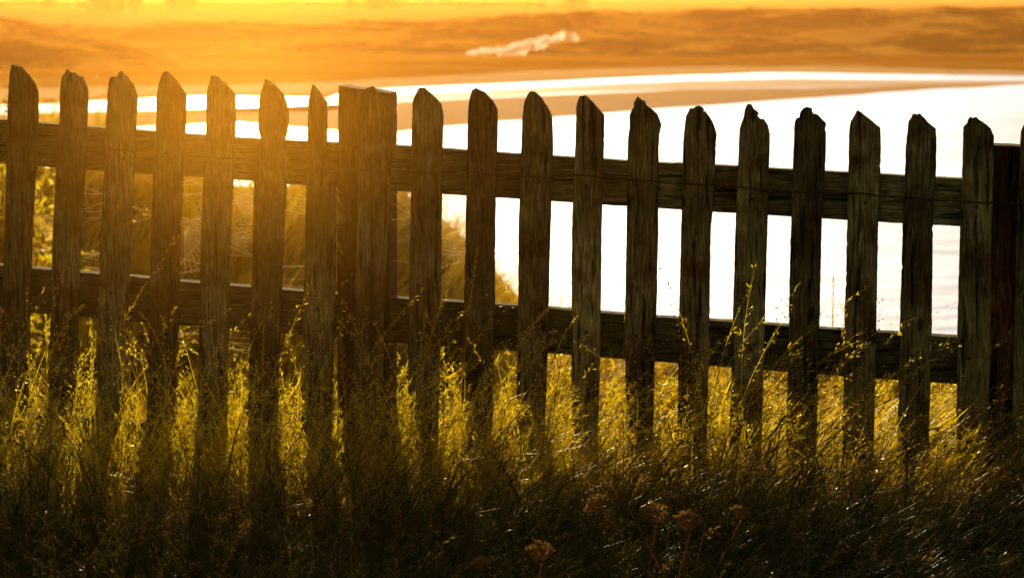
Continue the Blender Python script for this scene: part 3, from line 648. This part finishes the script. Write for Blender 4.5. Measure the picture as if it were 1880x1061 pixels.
STALKS = [
 (838,700, 878,452,-.05,.3,'spike','tall pale flowering stalk in front of the second picket right of the wide post',.30,1.2),
 (960,720,1062,578,-.12,.5,'spike','arching stalk with pale tip reaching the fourth picket right of the wide post',.36,1.1),
 (880,700,1012,562,-.16,.6,'plume','green drooping stalk leaning over the bottom rail in mid picture',.4,1.0),
 (745,760, 822,530,-.10,.4,'plume','leaning green stalk crossing the first gap right of the wide post',.5,1.0),
 (1525,760,1530,505,.10,.0,'spike','thin dark upright stalk seen against white water in a right hand gap',.3,1.0),
 (1540,700,1552,545,-.04,.1,'plume','brown seedy stalk beside a picket edge near the right hand gap',.6,1.0),
 (272,760, 222,558,-.12,.4,'plume','bright seed head leaning left under the bottom rail',.35,1.5),
 (330,760, 255,572,-.15,.9,'spike','stalk bending left with a pale tip under the bottom rail',.3,1.1),
 (292,720, 358,606,-.10,.8,'plume','golden stalk arching right under the left part of the bottom rail',.35,1.1),
 (478,740, 484,600,-.06,.1,'spike','short green spike in front of the sixth picket from the left',.25,1.2),
 (640,790, 625,618,-.14,.2,'plume','slim green stalk standing left of the wide post',.4,.9),
 (168,700, 166,582,.06,.1,'spike','upright golden spike in the second gap from the left',.4,1.2),
 (85,690,  84,570,.06,.1,'spike','upright golden spike in the gap at the far left',.4,1.2),
 (60,700, 152,560,-.18,.9,'plume','dark nodding grass head lying across the two leftmost pickets',.5,1.5),
 (1420,840,1600,628,-.2,.6,'plume','broad dark grass plume leaning right below the bottom rail',.55,1.4),
 (1480,800,1640,690,-.2,.8,'plume','second dark plume hanging right below the broad one',.5,1.3),
 (1560,860,1716,660,-.15,.7,'plume','dark feathery stalk curving over the third picket from the right',.45,1.2),
 (1700,860,1870,760,-.2,.9,'plume','long nodding stalk stretching toward the right edge',.5,1.3),
 (1660,880,1832,822,-.22,.6,'spike','rosy seed spike lit at the lower right in front of the right post',.35,1.2),
 (1600,900,1812,808,-.25,.5,'spike','upper one of two rosy spikes near the right post',.3,1.1),
 (1830,760,1858,610,-.05,.3,'sparse','pale sparse stalk in front of the right post',.5,1.0),
 (1130,700,1160,640,-.03,.2,'sparse','wispy stalk against the bottom rail in mid right',.7,1.0),
 (1140,620,1148,545,-.04,.1,'sparse','little forked sprig on the edge of the fifth picket right of the wide post',.6,.8),
 (1085,780,1240,700,-.1,.7,'plume','gold husked stalk leaning right in the sixth gap right of the wide post',.5,1.2),
 (1240,800,1390,700,-.12,.7,'plume','gold husked stalk leaning right over the eighth picket right of the wide post',.5,1.2),
]
for s in STALKS: stalk(*s)

# broad single blades catching the sun
BLADES = [((430,790),(440,650),.03),((440,800),(462,690),.05),((515,760),(552,668),.04),((610,810),(612,728),.02),((835,690),(790,655),.03),((835,720),(852,640),.02),((530,940),(540,980),-.5),((1740,790),(1760,745),-.05),((985,760),(960,700),-.03),((1200,760),(1170,680),.03)]
for i, (b, t, off) in enumerate([((424,800),(438,655),.03),((445,800),(458,668),.05),((512,745),(552,668),.04),((605,812),(612,726),.02),((812,698),(846,662),-.06),((536,980),(533,905),-.7),((1706,790),(1762,768),-.1),((935,770),(990,700),-.05),((1210,752),(1238,690),.03),((1120,690),(1106,640),.04),((1600,800),(1625,700),.06)]):
    B = on_f(*b, off); T = on_f(*t, off); B0 = Vector((B.x, B.y, B.z)); D = T-B
    s = Tubes(); vs = []
    for k in range(9):
        f = k/8; c = D*f + Vector((0.018*math.sin(f*3.1), 0.01*math.sin(f*5), -0.012*f*f)); w = .0038*(1-f**1.7)*(.5+.5*min(1, f*3))+.0002
        sd = Vector((D.z, 0, -D.x)).normalized(); vs.append((c-sd*w, c+sd*w + Vector((0, .002, 0))))
    for k in range(8):
        a, b_ = vs[k]; c, d = vs[k+1]; s.V += [a[:], b_[:], d[:], c[:]]; s.R += [.45]*4; s.F.append((s.n, s.n+1, s.n+2, s.n+3)); s.n += 4
    me = s.mesh('grass_blade')
    o = link('wild_grass', me, M['grass']); o.location = B0
    setp(o, ['tall sunlit blade left in the gap before the sixth picket', 'shorter sunlit blade beside the tall one before the sixth picket', 'bright slanting blade in the gap after the sixth picket', 'pointed bright blade standing left of the wide post', 'slanting yellow blade crossing the second picket after the wide post', 'narrow glowing blade low in the dark grass under the seventh picket', 'flat golden blade across the gap before the last whole picket', 'leaning lit blade between the third and fourth picket after the wide post', 'slanting lit blade after the sixth picket right of the wide post', 'short bright blade under the rail right of the fourth picket after the wide post', 'bright upright blade in the third gap from the right'][i], 'grass blade', 'single sunlit blades')

# dried umbels
def umbel(hx, hy, bx, by, dist, r, lab, nr=15):
    hp = on_y(hx, hy, dist); bp = on_y(bx, by, dist)
    d = bp-hp; k = (hp.z+0.02)/max(.02, -d.z); base = hp + d*k
    o = empty('dried_umbel', base); setp(o, lab, 'dried flower', 'dried umbels in the foreground grass')
    axis = (hp-base); s = Tubes(); s.tube([axis*(i/8)+Vector((.004*math.sin(i), 0, 0)) for i in range(9)], [.0026-.001*i/8 for i in range(9)], 6, .35); link('stem', s.mesh('stem'), M['umbel'], o)
    h = Tubes(); up = axis.normalized()
    for i in range(nr):
        a = i*2.4; ph = rad(62)*math.sqrt((i+.5)/nr)
        e1 = up.cross(Vector((0, 1, 0))).normalized(); e2 = up.cross(e1)
        dr = up*math.cos(ph) + (e1*math.cos(a)+e2*math.sin(a))*math.sin(ph)
        L_ = r*random.uniform(.85, 1.1)
        mid = axis + dr*L_*.55 + up*.004; tip = axis + dr*L_ + up*r*.18
        h.tube([axis, mid, tip], [.0010, .0008, .0006], 4, .5)
        for j in range(11):
            v = (up*.9+Vector((random.gauss(0, .55), random.gauss(0, .55), random.gauss(0, .4)))).normalized()*r*.2*random.uniform(.7, 1.2)
            h.tube([tip, tip+v], .0004, 3, .5)
            h.leaf(tip+v, v, .0042, .0026, random.random()); h.leaf(tip+v*1.08+Vector((0, 0, .001)), v, .0036, .0024, random.random())
    link('flower_head', h.mesh('flower_head'), M['umbel'], o)
for u in [(1106,940,1212,1075,4.65,0.027,'left one of the paired golden umbels in the middle foreground'),
          (1148,930,1250,1100,4.60,0.030,'right one of the paired golden umbels in the middle foreground'),
          (1118,985,1128,1080,4.75,0.023,'small umbel below the golden pair'),
          (1200,965,1190,1090,4.55,0.030,'dull brown umbel right of the golden pair'),
          (1262,978,1240,1100,4.45,0.032,'spreading umbel with a pale stem right of the dull brown one'),
          (1240,935,1262,1060,4.85,0.023,'highest umbel of the group tilted right'),
          (1355,955,1320,1040,4.65,0.021,'lone orange umbel right of the main group'),
          (990,1035,985,1100,4.35,0.030,'dark umbel at the bottom edge left of the golden pair'),
          (885,1050,890,1100,4.45,0.021,'faint reddish umbel low in the bottom edge grass')]: umbel(*u)

# ------------------------------------------------------------------ spider webs in the gaps
def web(gap, y0, y1, lab, orb=None, strands=8, arcs=0, off=-.004):
    (xl, xr) = gap; t = Tubes(); c0 = on_f((xl+xr)/2, (y0+y1)/2, off)
    rr = .00055
    def ln(a, b, r=rr, sag=.0):
        p, q = on_f(*a, off), on_f(*b, off); pts = [p.lerp(q, i/5) - Vector((0, 0, sag*4*(i/5)*(1-i/5))) - c0 for i in range(6)]; t.tube(pts, r, 3)
    for _ in range(strands):
        a = (xl-2, random.uniform(y0, y1)) if random.random() < .75 else (random.uniform(xl, xr), y0)
        b = (xr+2, min(y1, max(y0, a[1]+random.gauss(0, (y1-y0)*.22))))
        ln(a, b, rr*random.uniform(.7, 1.3), random.uniform(0, .002))
    if orb:
        cx, cy, R, turns, a0, a1 = orb; n = 15
        sp = [a0+(a1-a0)*i/n for i in range(n+1)]
        for a in sp: ln((cx, cy), (cx+R*math.cos(a)*1.08, cy+R*math.sin(a)*1.08), rr*.8)
        for k in range(turns):
            r = R*(.22+.78*(k+1)/turns)
            for i in range(n):
                j = random.uniform(.97, 1.03)
                if random.random() < .93: ln((cx+r*math.cos(sp[i])*j, cy+r*math.sin(sp[i])*j), (cx+r*math.cos(sp[i+1])*j, cy+r*math.sin(sp[i+1])*j), rr*.7, -.0002)
    for _ in range(arcs):
        x = random.uniform(xl+3, xr-3); y = random.uniform(y0, y1); s = random.uniform(2, 5)
        p = on_f(x, y, off)-c0; t.leaf(p, (random.gauss(0, 1), 0, random.gauss(0, 1)), .003, .0018)
    o = link('spider_web', t.mesh('spider_web', (0, 0, 0)), M['silk']); o.location = c0
    setp(o, lab, 'spider web', 'spider webs between the pickets')
web((66,104), 312, 478, 'cobweb in the gap between the first and second picket', (80,430,34,7,-2.2,.9), 8, 8)
web((158,190), 463, 498, 'sheet of silk strands above the bottom rail in the second gap', None, 14, 0)
web((156,190), 318, 400, 'few slanting strands at the top of the second gap', None, 6, 2)
web((245,280), 322, 420, 'sparse strands in the third gap under the top rail', None, 5, 3)
web((337,374), 326, 400, 'crossing strands at the top of the fourth gap', None, 9, 6)
web((332,370), 400, 508, 'torn orb web low in the fourth gap', (338,425,72,11,-.9,1.55), 9, 14)
web((428,468), 333, 412, 'tangled bright web at the top of the fifth gap', (432,372,34,8,-1.3,1.0), 12, 10)
web((424,464), 412, 470, 'loopy web across the middle of the fifth gap', (446,436,18,3,0,6.28), 9, 4)
web((524,562), 338, 402, 'slack strands at the top of the sixth gap', None, 10, 4)
web((520,560), 488, 528, 'small drooping web above the bottom rail in the sixth gap', None, 5, 5)
web((617,628), 350, 470, 'narrow web between the seventh picket and the wide post', (622,400,12,4,0,6.28), 8, 8)
web((722,755), 352, 482, 'long slack strands right of the wide post', None, 6, 3)
web((811,856), 425, 490, 'small round orb web in the gap over the dark slope', (834,456,21,5,0,6.28), 4, 0)
web((327,368), 598, 640, 'sheet of strands under the bottom rail in the fourth gap', None, 10, 3)
web((421,462), 604, 650, 'thin strands under the bottom rail in the fifth gap', None, 6, 6)

# ------------------------------------------------------------------ small insects in the air
ins = [(175,142,1.6,'streaky bright midge above the second picket'),(268,85,1,'midge high above the fourth picket'),(82,122,.9,'midge beside the leftmost picket head'),(412,116,1,'midge above the fifth picket'),(370,93,.9,'midge high left of the fifth picket'),(527,157,1.2,'midge right of the sixth picket head'),(548,155,1.2,'midge left of the narrow seventh picket'),(342,150,1,'midge between the fourth and fifth picket heads'),(410,138,.8,'tiny midge just above the fifth picket head'),(252,110,.8,'tiny midge above the gap after the third picket'),(455,121,.8,'tiny midge above the fifth gap'),(308,88,.7,'faint midge high over the fourth picket')]
def insect_proto():
    o = empty('flying_insect'); b = Tubes(); b.tube([(-.003, 0, 0), (-.001, 0, 0), (.0015, 0, .0003), (.003, 0, .0003)], [.0004, .0009, .0009, .0004], 6); link('body', b.mesh('body'), M['insect'], o)
    for s in (-1, 1):
        w = Tubes(); w.leaf((-.001, s*.0022, .0012), (-.4, s, .5), .006, .0022); link('wing', w.mesh('wing'), M['silk'], o)
    return o
pr = insect_proto()
for i, (px, py, sc, lab) in enumerate(ins):
    if i == 0: o = pr
    else:
        o = pr.copy(); COL.objects.link(o)
        for ch in pr.children:
            c = ch.copy(); COL.objects.link(c); c.parent = o
    o.location = on_y(px, py, 6.9+random.uniform(0, .8)); o.scale = (sc, sc, sc)
    o.rotation_euler = (random.uniform(-.6, .6), random.uniform(-.6, .6), random.uniform(0, 6)); setp(o, lab, 'insect', 'midges in the evening light')

# ------------------------------------------------------------------ shrub behind the left end
def shrub(px, py_top, y, w, lab):
    p = on_y(px, py_top, y); z0 = H(p.x, y); h = p.z-z0
    o = empty('shrub', (p.x, y, z0)); setp(o, lab, 'shrub')
    st = Tubes(); cr = Tubes(); tips = []
    for _ in range(16):
        a = random.uniform(0, 6.28); rr = random.uniform(.1, 1)*w; hh = h*random.uniform(.6, 1)*(1-.35*(rr/w)**2)
        tp = Vector((math.cos(a)*rr, math.sin(a)*rr*.6, hh)); mid = tp*.5+Vector((0, 0, hh*.08)); st.tube([(0, 0, 0), mid, tp], [.018, .011, .004], 5); tips += [mid.lerp(tp, random.random()) for _ in range(7)]
    for _ in range(3200):
        q = random.choice(tips); v = Vector((random.gauss(0, 1), random.gauss(0, 1), random.gauss(0, 1)))*.10
        cr.leaf(q+v, (random.gauss(0, 1), random.gauss(0, 1), random.gauss(0, 1)), .05, .022, random.random())
    link('stem', st.mesh('stem'), M['bark'], o); link('foliage', cr.mesh('foliage'), M['shrub'], o)
shrub(-25, 128, 12.5, .40, 'russet shrub glowing behind the left end of the fence')

# ------------------------------------------------------------------ haze over the bay, and an added puff imitating lens glare
def volume_box(name, lo, hi, density, color, g, label):
    bm = bmesh.new(); bmesh.ops.create_cube(bm, size=1)
    for v in bm.verts: v.co = Vector([lo[i] + (v.co[i]+.5)*(hi[i]-lo[i]) for i in range(3)])
    me = bpy.data.meshes.new(name); bm.to_mesh(me); bm.free()
    m, nt, out = mat(name)
    v = N(nt, 'ShaderNodeVolumeScatter'); v.inputs['Color'].default_value = (*color, 1); v.inputs['Density'].default_value = density; v.inputs['Anisotropy'].default_value = g
    L(nt, v.outputs[0], out.inputs['Volume'])
    o = link(name, me, m); setp(o, label, kind='structure'); return o
def glare_puff(name, c, r, density, color, g, label):
    bm = bmesh.new(); bmesh.ops.create_icosphere(bm, subdivisions=4, radius=1.0)
    me = bpy.data.meshes.new(name); bm.to_mesh(me); bm.free()
    m, nt, out = mat(name); m.volume_intersection_method = 'FAST' if hasattr(m, 'volume_intersection_method') else None
    tc = N(nt, 'ShaderNodeTexCoord'); ln = N(nt, 'ShaderNodeVectorMath', operation='DOT_PRODUCT'); L(nt, tc.outputs['Object'], ln.inputs[0]); L(nt, tc.outputs['Object'], ln.inputs[1])
    f = mathn(nt, 'MAXIMUM', mathn(nt, 'SUBTRACT', 1.0, ln.outputs['Value']), 0.0)
    f = mathn(nt, 'ADD', mathn(nt, 'ADD', mathn(nt, 'MULTIPLY', mathn(nt, 'POWER', f, 2.0), 0.10), mathn(nt, 'MULTIPLY', mathn(nt, 'POWER', f, 8.0), 0.48)), mathn(nt, 'MULTIPLY', mathn(nt, 'POWER', f, 40.0), 6.5))
    f = mathn(nt, 'MULTIPLY', f, density)
    v = N(nt, 'ShaderNodeVolumeScatter'); v.inputs['Color'].default_value = (*color, 1); v.inputs['Anisotropy'].default_value = g
    L(nt, f, v.inputs['Density']); L(nt, v.outputs[0], out.inputs['Volume'])
    o = link(name, me, m); o.location = c; o.scale = r; setp(o, label, kind='structure'); return o
glare_puff('haze', (-0.205, 1.75, 1.200), (0.62, 1.35, 0.50), 0.030, (1.0, 0.47, 0.04), 0.90, 'warm haze puff added to imitate lens glare in front of the fence')  # volume added close to the camera to stand in for lens glare
volume_box('sea_haze', (-900, 62, SEA-1), (900, 3000, 12), 0.00020, (1.0, 0.42, 0.08), 0.74, 'golden haze lying over the bay and dunes')

# ------------------------------------------------------------------ light
SKY_BACK = 1.5; SKY_GLOW = 3.3
SUN_EL = rad(10.5); SUN_AZ = rad(-6.0)      # azimuth from +Y, negative to the left
sd = bpy.data.lights.new('sun', 'SUN'); sd.energy = 5.0; sd.angle = rad(0.6); sd.color = (1.0, 0.72, 0.32)
so = bpy.data.objects.new('sun', sd); COL.objects.link(so)
dirv = Vector((math.sin(SUN_AZ)*math.cos(SUN_EL), math.cos(SUN_AZ)*math.cos(SUN_EL), math.sin(SUN_EL)))
so.rotation_euler = dirv.to_track_quat('Z', 'Y').to_euler(); so.location = (0, 0, 10)
w = bpy.data.worlds.new('World'); S.world = w; w.use_nodes = True; nt = w.node_tree; nt.nodes.clear()
sky = nt.nodes.new('ShaderNodeTexSky'); sky.sky_type = 'NISHITA'; sky.sun_disc = False; sky.sun_elevation = SUN_EL; sky.sun_rotation = SUN_AZ
sky.dust_density = 3.0; sky.air_density = 1.2; sky.altitude = 10
# unseen sky: glow lobe added to whiten the water, back level raised as fill
tcw = nt.nodes.new('ShaderNodeTexCoord'); dp = N(nt, 'ShaderNodeVectorMath', operation='DOT_PRODUCT'); nt.links.new(tcw.outputs['Generated'], dp.inputs[0])
gd = Vector((math.sin(rad(-2)), math.cos(rad(-2)), 0.10)).normalized(); dp.inputs[1].default_value = gd
mr = N(nt, 'ShaderNodeMapRange', interpolation_type='SMOOTHERSTEP'); mr.inputs[1].default_value = 0.925; mr.inputs[2].default_value = 0.985; mr.inputs[3].default_value = SKY_BACK; mr.inputs[4].default_value = SKY_GLOW
nt.links.new(dp.outputs['Value'], mr.inputs[0])
tint = nt.nodes.new('ShaderNodeVectorMath'); tint.operation = 'MULTIPLY'; 
tw = N(nt, 'ShaderNodeMapRange'); tw.inputs[1].default_value = 0.5; tw.inputs[2].default_value = 0.95; nt.links.new(dp.outputs['Value'], tw.inputs[0])
tm_ = N(nt, 'ShaderNodeMix', data_type='RGBA'); tm_.inputs[6].default_value = (1.3, 0.92, 0.5, 1); tm_.inputs[7].default_value = (0.74, 0.95, 1.7, 1); nt.links.new(tw.outputs[0], tm_.inputs[0]); nt.links.new(tm_.outputs[2], tint.inputs[1])
sc_ = N(nt, 'ShaderNodeVectorMath', operation='SCALE')
bg = nt.nodes.new('ShaderNodeBackground'); bg.inputs[1].default_value = 0.07; wo = nt.nodes.new('ShaderNodeOutputWorld')
nt.links.new(sky.outputs[0], tint.inputs[0]); nt.links.new(tint.outputs[0], sc_.inputs[0]); nt.links.new(mr.outputs[0], sc_.inputs['Scale']); nt.links.new(sc_.outputs[0], bg.inputs[0]); nt.links.new(bg.outputs[0], wo.inputs[0])
S.view_settings.view_transform = 'Standard'; S.view_settings.look = 'None'; S.view_settings.exposure = 0; S.view_settings.gamma = 1
S.render.engine = 'CYCLES'; S.cycles.use_denoising = True; S.cycles.max_bounces = 6; S.cycles.transparent_max_bounces = 6
S.cycles.volume_bounces = 0; S.cycles.sample_clamp_indirect = 6.0; S.cycles.sample_clamp_direct = 0
